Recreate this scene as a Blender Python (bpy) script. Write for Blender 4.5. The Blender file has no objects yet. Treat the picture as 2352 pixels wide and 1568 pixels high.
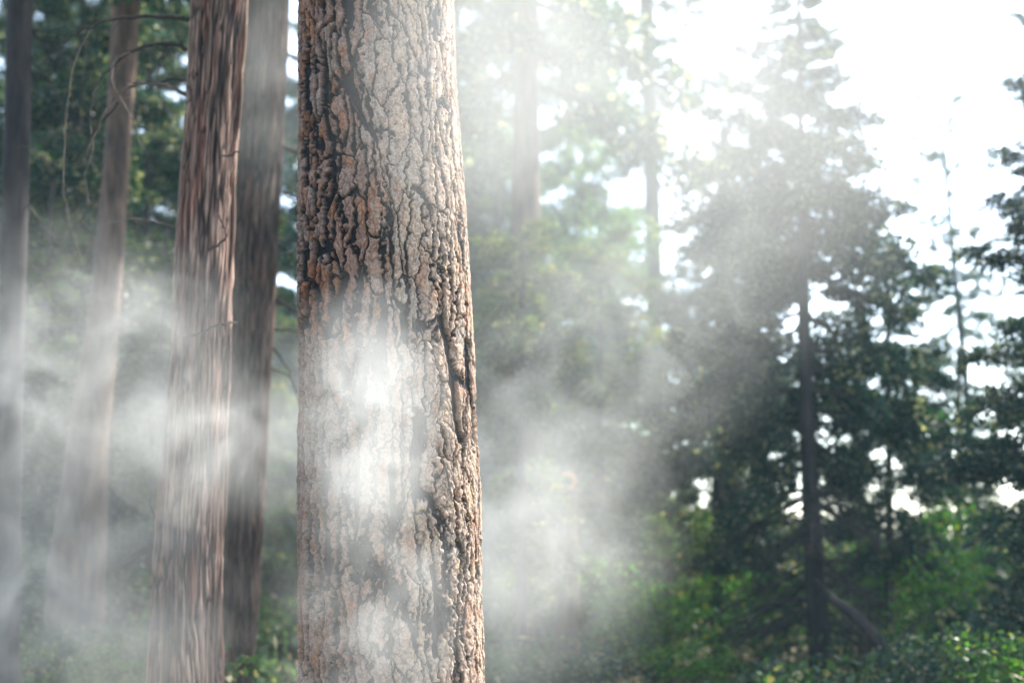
import bpy, math, random
import numpy as np
from mathutils import Vector, Matrix, Euler

random.seed(7)
rng = np.random.default_rng(11)
R = math.radians
C = bpy.context.scene.collection
SC = bpy.context.scene

# ------------------------------------------------------------------ camera
PITCH = R(8.5)
CAMZ = 1.65
F = 2352 * 50 / 36.0
cam = bpy.data.objects.new('camera', bpy.data.cameras.new('camera'))
C.objects.link(cam)
cam.location = (0, 0, CAMZ)
cam.rotation_euler = (R(90) + PITCH, 0, 0)
cam.data.lens = 50
cam.data.sensor_width = 36
cam.data.clip_start = 0.05
cam.data.clip_end = 2000
cam.data.dof.use_dof = True
cam.data.dof.focus_distance = 5.66
cam.data.dof.aperture_fstop = 1.45
SC.camera = cam

# ------------------------------------------------------------------ light
SUN_EL, SUN_AZ = R(40), R(50)          # azimuth measured clockwise from +Y (view direction)
w = bpy.data.worlds.new('World')
SC.world = w
w.use_nodes = True
nt = w.node_tree
nt.nodes.clear()
sky = nt.nodes.new('ShaderNodeTexSky')
sky.sky_type = 'NISHITA'
sky.sun_disc = False
sky.sun_elevation = SUN_EL
sky.sun_rotation = SUN_AZ
sky.air_density = 1.0
sky.dust_density = 0.7
sky.ozone_density = 1.0
bg = nt.nodes.new('ShaderNodeBackground')
bg.inputs['Strength'].default_value = 0.15
wo = nt.nodes.new('ShaderNodeOutputWorld')
hs_ = nt.nodes.new('ShaderNodeHueSaturation')      # thin bright overcast: whiter than a clear sky
hs_.inputs['Saturation'].default_value = 0.72
hs_.inputs['Value'].default_value = 1.7
nt.links.new(sky.outputs[0], hs_.inputs['Color'])
nt.links.new(hs_.outputs[0], bg.inputs[0])
nt.links.new(bg.outputs[0], wo.inputs[0])

sun = bpy.data.objects.new('sun', bpy.data.lights.new('sun', 'SUN'))
C.objects.link(sun)
sun.data.energy = 4.5
sun.data.angle = R(0.5)
sun.data.color = (1.0, 0.93, 0.83)
sd = Vector((math.sin(SUN_AZ) * math.cos(SUN_EL), math.cos(SUN_AZ) * math.cos(SUN_EL), math.sin(SUN_EL)))
sun.rotation_euler = sd.to_track_quat('Z', 'Y').to_euler()
sun.location = (20, 10, 30)

SC.view_settings.view_transform = 'Standard'
SC.view_settings.look = 'None'
SC.view_settings.exposure = 1.35
SC.view_settings.gamma = 1.0
SC.view_settings.use_curve_mapping = False
SC.render.engine = 'CYCLES'
cy = SC.cycles
cy.max_bounces = 5
cy.diffuse_bounces = 3
cy.glossy_bounces = 1
cy.transmission_bounces = 3
cy.transparent_max_bounces = 6
cy.volume_bounces = 1
cy.volume_max_steps = 256
cy.volume_step_rate = 0.6
cy.use_adaptive_sampling = True
cy.adaptive_threshold = 0.02
cy.use_denoising = True
cy.caustics_reflective = False
cy.caustics_refractive = False

# ------------------------------------------------------------------ helpers
def P(px, py, Y):
    """point at depth Y whose place in the photo (2352 px wide) is px, py"""
    dx = (px - 1176) / F
    dy = (784 - py) / F
    d = Vector((dx, math.cos(PITCH) - dy * math.sin(PITCH), math.sin(PITCH) + dy * math.cos(PITCH)))
    return Vector((0, 0, CAMZ)) + d * (Y / d.y)

def _hash(ix, iy, iz, seed):
    h = (ix.astype(np.int64) * 374761393 + iy.astype(np.int64) * 668265263 + iz.astype(np.int64) * 2147483647 + seed * 974634777) & 0xFFFFFFFF
    h = ((h ^ (h >> 13)) * 1274126177) & 0xFFFFFFFF
    h = ((h ^ (h >> 16)) * 2246822519) & 0xFFFFFFFF
    h = h ^ (h >> 13)
    return (h & 0xFFFFFF) / float(0xFFFFFF)

def noise3(x, y, z, seed=0):
    """smooth value noise, -1..1"""
    x0, y0, z0 = np.floor(x), np.floor(y), np.floor(z)
    fx, fy, fz = x - x0, y - y0, z - z0
    u = fx * fx * fx * (fx * (fx * 6 - 15) + 10)
    v = fy * fy * fy * (fy * (fy * 6 - 15) + 10)
    t = fz * fz * fz * (fz * (fz * 6 - 15) + 10)
    r = 0
    for a in (0, 1):
        for b in (0, 1):
            for c in (0, 1):
                wgt = (u if a else 1 - u) * (v if b else 1 - v) * (t if c else 1 - t)
                r = r + wgt * _hash(x0 + a, y0 + b, z0 + c, seed)
    return r * 2 - 1

def fbm(x, y, z, seed=0, octs=3, gain=0.5):
    r, a, f, n = 0, 1.0, 1.0, 0
    for o in range(octs):
        r = r + a * noise3(x * f, y * f, z * f, seed + o * 17)
        n += a
        a *= gain
        f *= 2.03
    return r / n

def smooth(a, b, x):
    t = np.clip((x - a) / (b - a), 0, 1)
    return t * t * (3 - 2 * t)

def mesh_np(name, verts, faces, smooth_shade=True, col=None):
    """verts (n,3), faces (m,k) with k 3 or 4"""
    me = bpy.data.meshes.new(name)
    verts = np.asarray(verts, np.float32)
    faces = np.asarray(faces, np.int32)
    k = faces.shape[1]
    me.vertices.add(len(verts))
    me.vertices.foreach_set('co', verts.ravel())
    me.loops.add(faces.size)
    me.loops.foreach_set('vertex_index', faces.ravel())
    me.polygons.add(len(faces))
    me.polygons.foreach_set('loop_start', np.arange(0, faces.size, k, dtype=np.int32))
    if smooth_shade:
        me.polygons.foreach_set('use_smooth', np.ones(len(faces), bool))
    me.update()
    if col is not None:
        at = me.color_attributes.new('tint', 'FLOAT_COLOR', 'POINT')
        c4 = np.ones((len(verts), 4), np.float32)
        c4[:, :3] = col
        at.data.foreach_set('color', c4.ravel())
    return me

def link(name, me, mat=None, parent=None, loc=None):
    o = bpy.data.objects.new(name, me)
    C.objects.link(o)
    if me is not None and mat is not None and not me.materials:
        me.materials.append(mat)
    if parent is not None:
        o.parent = parent
    if loc is not None:
        o.location = loc
    return o

def tag(o, label=None, cat=None, group=None, kind=None):
    if label: o['label'] = label
    if cat: o['category'] = cat
    if group: o['group'] = group
    if kind: o['kind'] = kind
    return o

class Tubes:
    """collects tapered bent tubes into one mesh"""
    def __init__(self):
        self.v, self.f, self.n = [], [], 0
    def add(self, pts, rads, sides=6):
        pts = np.asarray(pts, float)
        rads = np.asarray(rads, float)
        n = len(pts)
        tan = np.gradient(pts, axis=0)
        tan /= np.linalg.norm(tan, axis=1, keepdims=True) + 1e-9
        ref = np.array([0.0, 0.0, 1.0]) if abs(tan[:, 2]).mean() < 0.8 else np.array([1.0, 0, 0])
        a = np.cross(tan, ref)
        a /= np.linalg.norm(a, axis=1, keepdims=True) + 1e-9
        b = np.cross(tan, a)
        th = np.arange(sides) * 2 * np.pi / sides
        ring = pts[:, None, :] + rads[:, None, None] * (np.cos(th)[None, :, None] * a[:, None, :] + np.sin(th)[None, :, None] * b[:, None, :])
        self.v.append(ring.reshape(-1, 3))
        i = np.arange(n - 1)[:, None] * sides
        j = np.arange(sides)[None, :]
        k = (j + 1) % sides
        q = np.stack([i + j, i + k, i + sides + k, i + sides + j], -1).reshape(-1, 4) + self.n
        self.f.append(q)
        self.n += n * sides
    def mesh(self, name):
        return mesh_np(name, np.concatenate(self.v), np.concatenate(self.f))

def bend(p0, p1, sag=0.0, wob=0.0, n=8, rg=random):
    """points of a wobbly curve between two places"""
    p0, p1 = np.array(p0, float), np.array(p1, float)
    L = np.linalg.norm(p1 - p0)
    out = []
    w1 = np.array([rg.uniform(-1, 1) for _ in range(3)]) * wob * L
    w2 = np.array([rg.uniform(-1, 1) for _ in range(3)]) * wob * L * 0.5
    for i in range(n):
        t = i / (n - 1)
        p = p0 + (p1 - p0) * t + w1 * math.sin(math.pi * t) + w2 * math.sin(2 * math.pi * t)
        p[2] += sag * L * 4 * t * (1 - t)
        out.append(p)
    return out

def smooth_line(pts, n=4):
    """catmull-rom through given points"""
    pts = [np.array(p, float) for p in pts]
    pts = [2 * pts[0] - pts[1]] + pts + [2 * pts[-1] - pts[-2]]
    out = []
    for i in range(1, len(pts) - 2):
        a, b, c, d = pts[i - 1:i + 3]
        for k in range(n):
            t = k / n
            out.append(0.5 * ((2 * b) + (c - a) * t + (2 * a - 5 * b + 4 * c - d) * t * t + (3 * b - a - 3 * c + d) * t ** 3))
    out.append(pts[-2])
    return out

# ------------------------------------------------------------------ materials
def new_mat(name):
    m = bpy.data.materials.new(name)
    m.use_nodes = True
    n = m.node_tree
    n.nodes.clear()
    o = n.nodes.new('ShaderNodeOutputMaterial')
    return m, n, o

def bark_mat(name, c_low, c_high, scale=(30, 30, 6), tint=True, bump=0.5, bdist=0.01, rough=0.9, detail=5):
    m, n, o = new_mat(name)
    N, L = n.nodes.new, n.links.new
    p = N('ShaderNodeBsdfPrincipled')
    p.inputs['Roughness'].default_value = rough
    p.inputs['Specular IOR Level'].default_value = 0.25
    tc = N('ShaderNodeTexCoord')
    mp = N('ShaderNodeMapping')
    mp.inputs['Scale'].default_value = scale
    L(tc.outputs['Object'], mp.inputs[0])
    nz = N('ShaderNodeTexNoise')
    nz.inputs['Scale'].default_value = 1.0
    nz.inputs['Detail'].default_value = detail
    nz.inputs['Roughness'].default_value = 0.62
    L(mp.outputs[0], nz.inputs['Vector'])
    cr = N('ShaderNodeValToRGB')
    cr.color_ramp.elements[0].position = 0.33
    cr.color_ramp.elements[0].color = (*c_low, 1)
    cr.color_ramp.elements[1].position = 0.67
    cr.color_ramp.elements[1].color = (*c_high, 1)
    L(nz.outputs[0], cr.inputs[0])
    src = cr.outputs[0]
    if tint:
        at = N('ShaderNodeAttribute')
        at.attribute_name = 'tint'
        mx = N('ShaderNodeMix')
        mx.data_type = 'RGBA'
        mx.blend_type = 'MULTIPLY'
        mx.inputs[0].default_value = 1.0
        L(cr.outputs[0], mx.inputs[6])
        L(at.outputs['Color'], mx.inputs[7])
        src = mx.outputs[2]
    L(src, p.inputs['Base Color'])
    bp = N('ShaderNodeBump')
    bp.inputs['Strength'].default_value = bump
    bp.inputs['Distance'].default_value = bdist
    L(nz.outputs[0], bp.inputs['Height'])
    L(bp.outputs[0], p.inputs['Normal'])
    L(p.outputs[0], o.inputs[0])
    return m

def leaf_mat(name, c1, c2, c3, trans=0.4):
    """c1, c2: the two greens that leaves range between, c3: the odd dried or yellow one, pale tan also painting in sun glints"""
    m, n, o = new_mat(name)
    N, L = n.nodes.new, n.links.new
    at = N('ShaderNodeAttribute')
    at.attribute_name = 'tint'
    sp = N('ShaderNodeSeparateColor')
    L(at.outputs['Color'], sp.inputs[0])
    cr = N('ShaderNodeValToRGB')
    e = cr.color_ramp.elements
    e[0].position, e[0].color = 0.0, (*c1, 1)
    e[1].position, e[1].color = 0.86, (*c2, 1)
    e2 = e.new(1.0)
    e2.color = (*c3, 1)
    oi = N('ShaderNodeObjectInfo')
    L(sp.outputs[0], cr.inputs[0])
    hs = N('ShaderNodeHueSaturation')
    mr = N('ShaderNodeMapRange')
    mr.inputs['To Min'].default_value = 0.75
    mr.inputs['To Max'].default_value = 1.3
    L(oi.outputs['Random'], mr.inputs[0])
    L(mr.outputs[0], hs.inputs['Value'])
    L(cr.outputs[0], hs.inputs['Color'])
    df = N('ShaderNodeBsdfDiffuse')
    tr = N('ShaderNodeBsdfTranslucent')
    L(hs.outputs[0], df.inputs[0])
    ga = N('ShaderNodeMix')
    ga.data_type = 'RGBA'
    ga.blend_type = 'MULTIPLY'
    ga.inputs[0].default_value = 1
    ga.inputs[7].default_value = (1.25, 1.5, 0.7, 1)
    L(hs.outputs[0], ga.inputs[6])
    L(ga.outputs[2], tr.inputs[0])
    ms = N('ShaderNodeMixShader')
    ms.inputs[0].default_value = trans
    L(df.outputs[0], ms.inputs[1])
    L(tr.outputs[0], ms.inputs[2])
    gl = N('ShaderNodeBsdfGlossy')
    gl.inputs['Roughness'].default_value = 0.38
    gl.inputs['Color'].default_value = (0.9, 0.9, 0.9, 1)
    m3 = N('ShaderNodeMixShader')
    m3.inputs[0].default_value = 0.035
    L(ms.outputs[0], m3.inputs[1])
    L(gl.outputs[0], m3.inputs[2])
    L(m3.outputs[0], o.inputs[0])
    return m

M_PINE = bark_mat('pine_bark', (0.50, 0.47, 0.47), (1.0, 1.0, 1.0), scale=(120, 120, 95), bump=1.0, bdist=0.007, detail=4)
M_CEDAR = bark_mat('cedar_bark', (0.55, 0.5, 0.5), (1.0, 1.0, 1.0), scale=(60, 60, 4), bump=0.6, bdist=0.01)
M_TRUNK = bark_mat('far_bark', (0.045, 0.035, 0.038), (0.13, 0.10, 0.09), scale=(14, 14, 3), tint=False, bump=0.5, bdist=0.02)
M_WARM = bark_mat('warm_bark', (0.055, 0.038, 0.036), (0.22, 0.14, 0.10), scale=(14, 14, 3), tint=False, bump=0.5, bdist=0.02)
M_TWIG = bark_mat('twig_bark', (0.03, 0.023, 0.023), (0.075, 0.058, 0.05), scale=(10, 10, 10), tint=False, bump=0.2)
M_SHADED = bark_mat('shaded_bark', (0.02, 0.018, 0.022), (0.06, 0.048, 0.046), scale=(14, 14, 3), tint=False, bump=0.4, bdist=0.02)  # shade of the silhouetted trunks is put into this bark colour
M_PALE_TWIG = bark_mat('dead_twig_bark', (0.09, 0.072, 0.062), (0.24, 0.19, 0.155), scale=(10, 10, 10), tint=False, bump=0.2)
M_DARKLEAF = leaf_mat('cedar_leaf', (0.008, 0.030, 0.024), (0.042, 0.090, 0.052), (0.42, 0.36, 0.25), 0.42)  # the pale tan end paints sun glints into dark foliage
M_MIDLEAF = leaf_mat('fir_leaf', (0.020, 0.048, 0.022), (0.09, 0.16, 0.05), (0.34, 0.27, 0.13), 0.42)
M_PINELEAF = leaf_mat('pine_needle', (0.05, 0.075, 0.04), (0.11, 0.13, 0.06), (0.30, 0.18, 0.10), 0.35)
M_OLIVE = leaf_mat('young_fir_leaf', (0.03, 0.06, 0.02), (0.15, 0.21, 0.05), (0.50, 0.36, 0.13), 0.45)
M_BRIGHT = leaf_mat('broad_leaf', (0.025, 0.085, 0.016), (0.12, 0.28, 0.032), (0.30, 0.30, 0.06), 0.5)
M_YOUNG = leaf_mat('fresh_leaf', (0.07, 0.14, 0.05), (0.13, 0.22, 0.08), (0.25, 0.25, 0.1), 0.5)

# ------------------------------------------------------------------ ground
def ground():
    n = 150
    g = np.sign(np.linspace(-1, 1, n)) * np.abs(np.linspace(-1, 1, n)) ** 1.6 * 150
    X, Y = np.meshgrid(g, g + 30)
    Z = fbm(X / 14, Y / 14, X * 0, 5, 3) * 0.5 + fbm(X / 2.2, Y / 2.2, X * 0, 9, 2) * 0.07
    Z += 0.016 * np.clip(Y - 25, 0, 200)
    v = np.stack([X, Y, Z], -1).reshape(-1, 3)
    i = np.arange(n - 1)[:, None] * n + np.arange(n - 1)[None, :]
    f = np.stack([i, i + 1, i + n + 1, i + n], -1).reshape(-1, 4)
    m, nn, o = new_mat('forest_soil')
    N, L = nn.nodes.new, nn.links.new
    p = N('ShaderNodeBsdfPrincipled')
    p.inputs['Roughness'].default_value = 1
    tc = N('ShaderNodeTexCoord')
    nz = N('ShaderNodeTexNoise')
    nz.inputs['Scale'].default_value = 3
    nz.inputs['Detail'].default_value = 8
    cr = N('ShaderNodeValToRGB')
    cr.color_ramp.elements[0].color = (0.04, 0.05, 0.02, 1)
    cr.color_ramp.elements[0].position = 0.35
    cr.color_ramp.elements[1].color = (0.18, 0.12, 0.07, 1)
    cr.color_ramp.elements[1].position = 0.65
    L(tc.outputs['Object'], nz.inputs['Vector'])
    L(nz.outputs[0], cr.inputs[0])
    L(cr.outputs[0], p.inputs['Base Color'])
    bp = N('ShaderNodeBump')
    bp.inputs['Distance'].default_value = 0.1
    L(nz.outputs[0], bp.inputs['Height'])
    L(bp.outputs[0], p.inputs['Normal'])
    L(p.outputs[0], o.inputs[0])
    ob = link('ground', mesh_np('ground', v, f), m)
    tag(ob, 'brown forest floor under the trees', kind='structure')
ground()

def gz(x, y):
    a = np.array([float(x)]); b = np.array([float(y)])
    z = fbm(a / 14, b / 14, a * 0, 5, 3) * 0.5 + fbm(a / 2.2, b / 2.2, a * 0, 9, 2) * 0.07
    return float(z[0]) + 0.016 * max(0, min(200, y - 25))

# ------------------------------------------------------------------ trunks from outline stations
def stations(st, Y, ztop, rtop, flare=1.35):
    """st: rows (py, left, right) in photo px at depth Y -> arrays of z, cx, radius down to the ground"""
    zs, cx, rr = [], [], []
    for py, l, r in st:
        a, b = P(l, py, Y), P(r, py, Y)
        zs.append((a.z + b.z) / 2); cx.append((a.x + b.x) / 2); rr.append((b.x - a.x) / 2)
    o = np.argsort(zs)
    zs, cx, rr = np.array(zs)[o], np.array(cx)[o], np.array(rr)[o]
    zb = gz(cx[0], Y) - 0.15
    sl = (cx[1] - cx[0]) / (zs[1] - zs[0])
    sr = min(0, (rr[1] - rr[0]) / (zs[1] - zs[0]))
    xb = cx[0] + sl * (zb - zs[0])
    rb = (rr[0] + sr * (zb - zs[0])) * flare
    xm = cx[0] + sl * (zb * 0.5 + zs[0] * 0.5 - zs[0])
    rm = rr[0] + sr * (zb - zs[0]) * 0.5
    st_ = (cx[-1] - cx[-2]) / (zs[-1] - zs[-2])
    zs = np.concatenate([[zb, (zb + zs[0]) / 2], zs, [ztop]])
    cx = np.concatenate([[xb, xm], cx, [cx[-1] + 0.5 * st_ * (ztop - zs[-2])]])
    rr = np.concatenate([[rb, rm], rr, [rtop]])
    return zs, cx, rr

def at_z(S, z):
    return np.interp(z, S[0], S[1]), np.interp(z, S[0], S[2])

def grid_faces(nz, nt, wrap=True):
    i = np.arange(nz - 1)[:, None] * nt
    j = np.arange(nt if wrap else nt - 1)[None, :]
    k = (j + 1) % nt
    return np.stack([i + j, i + k, i + nt + k, i + nt + j], -1).reshape(-1, 4)

# ------------------------------------------------------------------ the big pine in focus
def big_pine():
    Y = 6.0
    S = stations([(0, 690, 1041), (200, 688, 1049), (330, 688, 1058), (520, 688, 1070), (750, 688, 1085), (1000, 688, 1096), (1300, 686, 1104), (1568, 687, 1112)], Y, 21, 0.12)
    z0, z1 = 1.0, 4.25
    dz = 0.0042
    fine = np.arange(z0, z1, dz)
    low = np.linspace(S[0][0], z0 - 0.02, 60)
    high = np.concatenate([np.arange(z1 + 0.02, 6, 0.03), np.arange(6, 21, 0.15)])
    zz = np.concatenate([low, fine, high])
    # finer on the side that faces the camera
    nf, nb = 430, 90
    thf = np.linspace(-math.pi / 2 - 1.75, -math.pi / 2 + 1.75, nf, endpoint=False)
    thb = np.linspace(-math.pi / 2 + 1.75, -math.pi / 2 - 1.75 + 2 * math.pi, nb, endpoint=False)
    th = np.concatenate([thf, thb])
    nt_ = nf + nb
    T, Z = np.meshgrid(th, zz)
    cx, rad = at_z(S, zz)
    r0 = 0.385
    X3, Y3 = np.cos(T) * r0, np.sin(T) * r0
    # warp of the plate pattern
    wu = fbm(X3 / 0.16, Y3 / 0.16, Z / 0.34, 21, 2) * 0.055 + fbm(X3 / 0.06, Y3 / 0.06, Z / 0.10, 25, 2) * 0.022 + fbm(X3 / 0.02, Y3 / 0.02, Z / 0.020, 22, 2) * 0.016
    wv = fbm(X3 / 0.1, Y3 / 0.1, Z / 0.2, 31, 3) * 0.085 + fbm(X3 / 0.02, Y3 / 0.02, Z / 0.035, 32, 2) * 0.022
    ncol = 38
    circ = 2 * math.pi * r0
    cw = circ / ncol
    ch = 0.255
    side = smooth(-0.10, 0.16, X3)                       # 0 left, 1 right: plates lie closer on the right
    u = (T * r0 + circ + wu) / cw
    v = (Z + wv) / ch
    # staggered jittered cells
    best = np.full(u.shape, 9e9); sec = np.full(u.shape, 9e9)
    bid = np.zeros(u.shape, np.int64)
    bu = np.zeros(u.shape); bv = np.zeros(u.shape); su = np.zeros(u.shape); sv = np.zeros(u.shape)
    iu, iv = np.floor(u), np.floor(v)
    for dv in (-2, -1, 0, 1, 2):
        for du in (-2, -1, 0, 1, 2):
            cu, cv = iu + du, iv + dv
            wrapu = np.mod(cu, ncol)
            jx = _hash(wrapu, cv, cv * 0, 3); jy = _hash(wrapu, cv, cv * 0 + 5, 4)
            sz = _hash(wrapu, cv, cv * 0 + 9, 6) * 0.35
            d = np.sqrt(((u - cu - 0.1 - 0.8 * jx) * 1.0) ** 2 + ((v - cv - 0.0 - 1.0 * jy) * 0.95) ** 2) - sz * 0.35
            idc = (wrapu + 4000 * (cv + 500)).astype(np.int64)
            closer = d < best
            second = (~closer) & (d < sec)
            pu, pv_ = cu + 0.1 + 0.8 * jx, cv + jy
            su = np.where(closer, bu, np.where(second, pu, su)); sv = np.where(closer, bv, np.where(second, pv_, sv))
            bu = np.where(closer, pu, bu); bv = np.where(closer, pv_, bv)
            sec = np.where(closer, best, np.minimum(sec, d))
            bid = np.where(closer, idc, bid)
            best = np.where(closer, d, best)
    gu, gv = su - bu, sv - bv
    gl = np.hypot(gu, gv) + 1e-6
    gu, gv = gu / gl / cw, gv / gl / ch
    steep = np.abs(gv) * ch                     # 1 where the joint runs level
    e = (sec - best) * 0.5 / np.hypot(gu, gv) * (1 + 1.3 * steep)                         # metres from the plate edge, roughly
    # carve the deep cracks seen on the right and the left flank
    def px_line_dist(pts, half):
        """distance in metres on the bark to a line given in photo px, minus half width"""
        out = np.full(u.shape, 1.0)
        pw = [P(a, b, Y - 0.2) for a, b in pts]
        xs = np.cos(T) * rad[:, None] + cx[:, None]
        front = np.sin(T) < 0.1
        for a, b in zip(pw[:-1], pw[1:]):
            ax, az, bx_, bz = a.x, a.z, b.x, b.z
            t = np.clip(((xs - ax) * (bx_ - ax) + (Z - az) * (bz - az)) / ((bx_ - ax) ** 2 + (bz - az) ** 2), 0, 1)
            d = np.hypot(xs - ax - t * (bx_ - ax), Z - az - t * (bz - az))
            out = np.where(front, np.minimum(out, d), out)
        return out - half
    jig = fbm(X3 / 0.02, Y3 / 0.02, Z / 0.05, 44, 2) * 0.006
    cuts = [([(1018, 735), (1034, 800), (1046, 880), (1052, 960), (1062, 1010)], 0.008),
            ([(1073, 775), (1078, 860), (1088, 940), (1094, 1010)], 0.005),
            ([(934, 738), (938, 795)], 0.010),
            ([(700, 120), (703, 260), (699, 420)], 0.009), ([(699, 560), (702, 660), (700, 745)], 0.009),
            ([(728, 560), (722, 650), (735, 740)], 0.008), ([(750, 120), (748, 250), (757, 330)], 0.008),
            ([(765, 330), (772, 440), (752, 500)], 0.009), ([(800, 650), (775, 720), (755, 780)], 0.014),
            ([(905, 1075), (912, 1180), (905, 1240)], 0.009), ([(1000, 1300), (1010, 1400), (1004, 1500)], 0.007)]
    cd = np.full(u.shape, 1.0)
    for pts, hw in cuts:
        cd = np.minimum(cd, px_line_dist(pts, hw))
    cd = cd + jig
    # plate profile: fissure width varies, wider on the left
    fw = (0.0160 * (1 - side) + 0.0050 * side) + 0.0090 * (1 - 0.6 * side) * smooth(-0.1, 0.5, fbm(X3 / 0.12, Y3 / 0.12, Z / 0.3, 51, 2))
    edge = e + fbm(X3 / 0.012, Y3 / 0.012, Z / 0.016, 55, 2) * 0.0035
    prof = smooth(fw * 0.35, fw + 0.0035, edge)
    for sd2, sx, szz, amp in ((121, 0.10, 0.60, 1.0),):
        chn = np.abs(fbm((X3 + wu * 0.8) / sx, (Y3 + wu * 0.8) / sx, Z / szz + X3 * 1.5, sd2, 1))
        wch = (0.060 * (1 - side) + 0.015 * side) * amp * (0.35 + 0.9 * smooth(-0.5, 0.4, fbm(X3 / 0.2, Y3 / 0.2, Z / 0.35, sd2 + 3, 2)))
        prof = prof * smooth(wch * 0.75, wch + 0.06, chn + fbm(X3 / 0.012, Y3 / 0.012, Z / 0.016, sd2 + 5, 2) * 0.05)
    prof = prof * smooth(0.0, 0.008, cd)
    # second generation cracks inside plates
    u2 = (T * r0 + circ + wu * 0.6 + fbm(X3 / 0.014, Y3 / 0.014, Z / 0.02, 66, 2) * 0.008) / (circ / 84)
    v2 = (Z + wv * 0.6) / 0.06
    b2 = np.full(u.shape, 9e9); s2 = np.full(u.shape, 9e9)
    i2, j2 = np.floor(u2), np.floor(v2)
    r2 = np.zeros(u.shape)
    for dv in (-1, 0, 1):
        for du in (-1, 0, 1):
            cu, cv = i2 + du, j2 + dv
            wr = np.mod(cu, 84)
            d = np.hypot(u2 - cu - _hash(wr, cv, cv * 0, 13), v2 - cv - _hash(wr, cv, cv * 0 + 5, 14))
            c = d < b2
            s2 = np.where(c, b2, np.minimum(s2, d))
            r2 = np.where(c, _hash(wr, cv, cv * 0 + 2, 19), r2)
            b2 = np.where(c, d, b2)
    crack = 1 - smooth(0.0, 0.16, s2 - b2)
    rnd = _hash(bid % 4000, bid // 4000, bid * 0, 77)
    rnd2 = _hash(bid % 4000, bid // 4000, bid * 0, 78)
    rough = fbm(X3 / 0.018, Y3 / 0.018, Z / 0.012, 88, 3)
    flake = fbm(X3 / 0.030, Y3 / 0.030, Z / 0.022, 90, 2)
    terr = np.floor(flake * 5 + 0.5) / 5
    depth = 0.025 - 0.012 * side
    dome = smooth(0, 0.03, e) * 0.003
    h = prof * (depth * (0.72 + 0.4 * rnd) + dome) + prof * (rough * 0.0018 + (terr * 0.7 + flake * 0.3) * 0.0050 * (1 - 0.45 * side) - crack * 0.0045 + (r2 - 0.5) * 0.004)
    h += (1 - prof) * fbm(X3 / 0.02, Y3 / 0.02, Z / 0.08, 93, 2) * 0.005
    h -= (1 - smooth(0.0, 0.012, cd)) * 0.012
    h -= depth * 0.9
    rr = rad[:, None] + h + fbm(X3 / 0.3, Y3 / 0.3, Z / 0.6, 95, 2) * 0.010
    V = np.stack([cx[:, None] + np.cos(T) * rr, Y + np.sin(T) * rr, Z], -1).reshape(-1, 3)
    # bark tones, paler and yellower towards the right
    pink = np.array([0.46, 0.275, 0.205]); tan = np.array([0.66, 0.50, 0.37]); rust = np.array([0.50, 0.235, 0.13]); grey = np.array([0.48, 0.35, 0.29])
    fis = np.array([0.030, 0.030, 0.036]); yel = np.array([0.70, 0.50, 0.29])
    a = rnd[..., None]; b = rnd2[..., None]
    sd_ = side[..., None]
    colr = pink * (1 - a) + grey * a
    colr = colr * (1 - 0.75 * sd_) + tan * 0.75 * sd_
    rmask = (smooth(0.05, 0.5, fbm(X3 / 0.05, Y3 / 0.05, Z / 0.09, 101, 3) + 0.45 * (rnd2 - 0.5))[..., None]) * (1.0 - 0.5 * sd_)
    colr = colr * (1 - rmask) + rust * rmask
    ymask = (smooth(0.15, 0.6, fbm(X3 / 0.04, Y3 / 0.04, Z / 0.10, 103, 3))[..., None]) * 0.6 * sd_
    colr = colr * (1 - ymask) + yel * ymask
    lich = (smooth(0.1, 0.55, fbm(X3 / 0.09, Y3 / 0.09, Z / 0.14, 105, 3))[..., None]) * (0.25 + 0.3 * sd_)
    colr = colr * (1 - lich) + np.array([0.60, 0.54, 0.46]) * lich
    spk = 0.66 + 0.66 * (fbm(X3 / 0.010, Y3 / 0.010, Z / 0.008, 107, 2) * 0.5 + 0.5)
    colr = colr * spk[..., None] * (1 - 0.45 * crack[..., None])
    colr = colr * (0.86 + 0.28 * r2[..., None])
    pf = (smooth(0.30, 0.85, prof))[..., None]
    colr = fis * (1 - pf) + colr * pf
    colr = colr.reshape(-1, 3)
    fc = grid_faces(len(zz), nt_)
    # which faces belong to which plate
    rowf = fc[:, 0] // nt_
    hv = prof.ravel(); idv = bid.ravel()
    fid = idv[fc[:, 0]]
    isplate = (hv[fc].min(1) > 0.12) & (idv[fc] == fid[:, None]).all(1)
    inview = (zz[rowf] > 1.1) & (zz[rowf] < 4.12) & (np.sin(T.ravel()[fc[:, 0]]) < -0.05)
    ids, cnt = np.unique(fid[isplate & inview], return_counts=True)
    keep = ids[np.argsort(-cnt)][:298]
    root = link('pine_tree', None, loc=(cx[0], Y, S[0][0]))
    tag(root, 'large pine trunk in sharp focus with thick plated reddish bark, smoke before it', 'tree')
    off = np.array([cx[0], Y, S[0][0]])
    V = V - off
    taken = np.isin(fid, keep) & isplate
    g_id = np.where(taken, fid, -1).reshape(len(zz) - 1, nt_)
    lab = np.arange(g_id.size).reshape(g_id.shape)
    lab = np.where(g_id < 0, -1, lab)
    for _ in range(600):
        old = lab
        lab = lab.copy()
        m_ = g_id[1:] == g_id[:-1]
        lab[1:] = np.where(m_, np.maximum(lab[1:], lab[:-1]), lab[1:])
        lab[:-1] = np.where(m_, np.maximum(lab[1:], lab[:-1]), lab[:-1])
        m_ = g_id[:, 1:] == g_id[:, :-1]
        lab[:, 1:] = np.where(m_, np.maximum(lab[:, 1:], lab[:, :-1]), lab[:, 1:])
        lab[:, :-1] = np.where(m_, np.maximum(lab[:, 1:], lab[:, :-1]), lab[:, :-1])
        if (lab == old).all(): break
    lf = lab.ravel()
    ul, ci = np.unique(lf, return_counts=True)
    size = dict(zip(ul.tolist(), ci.tolist()))
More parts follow.
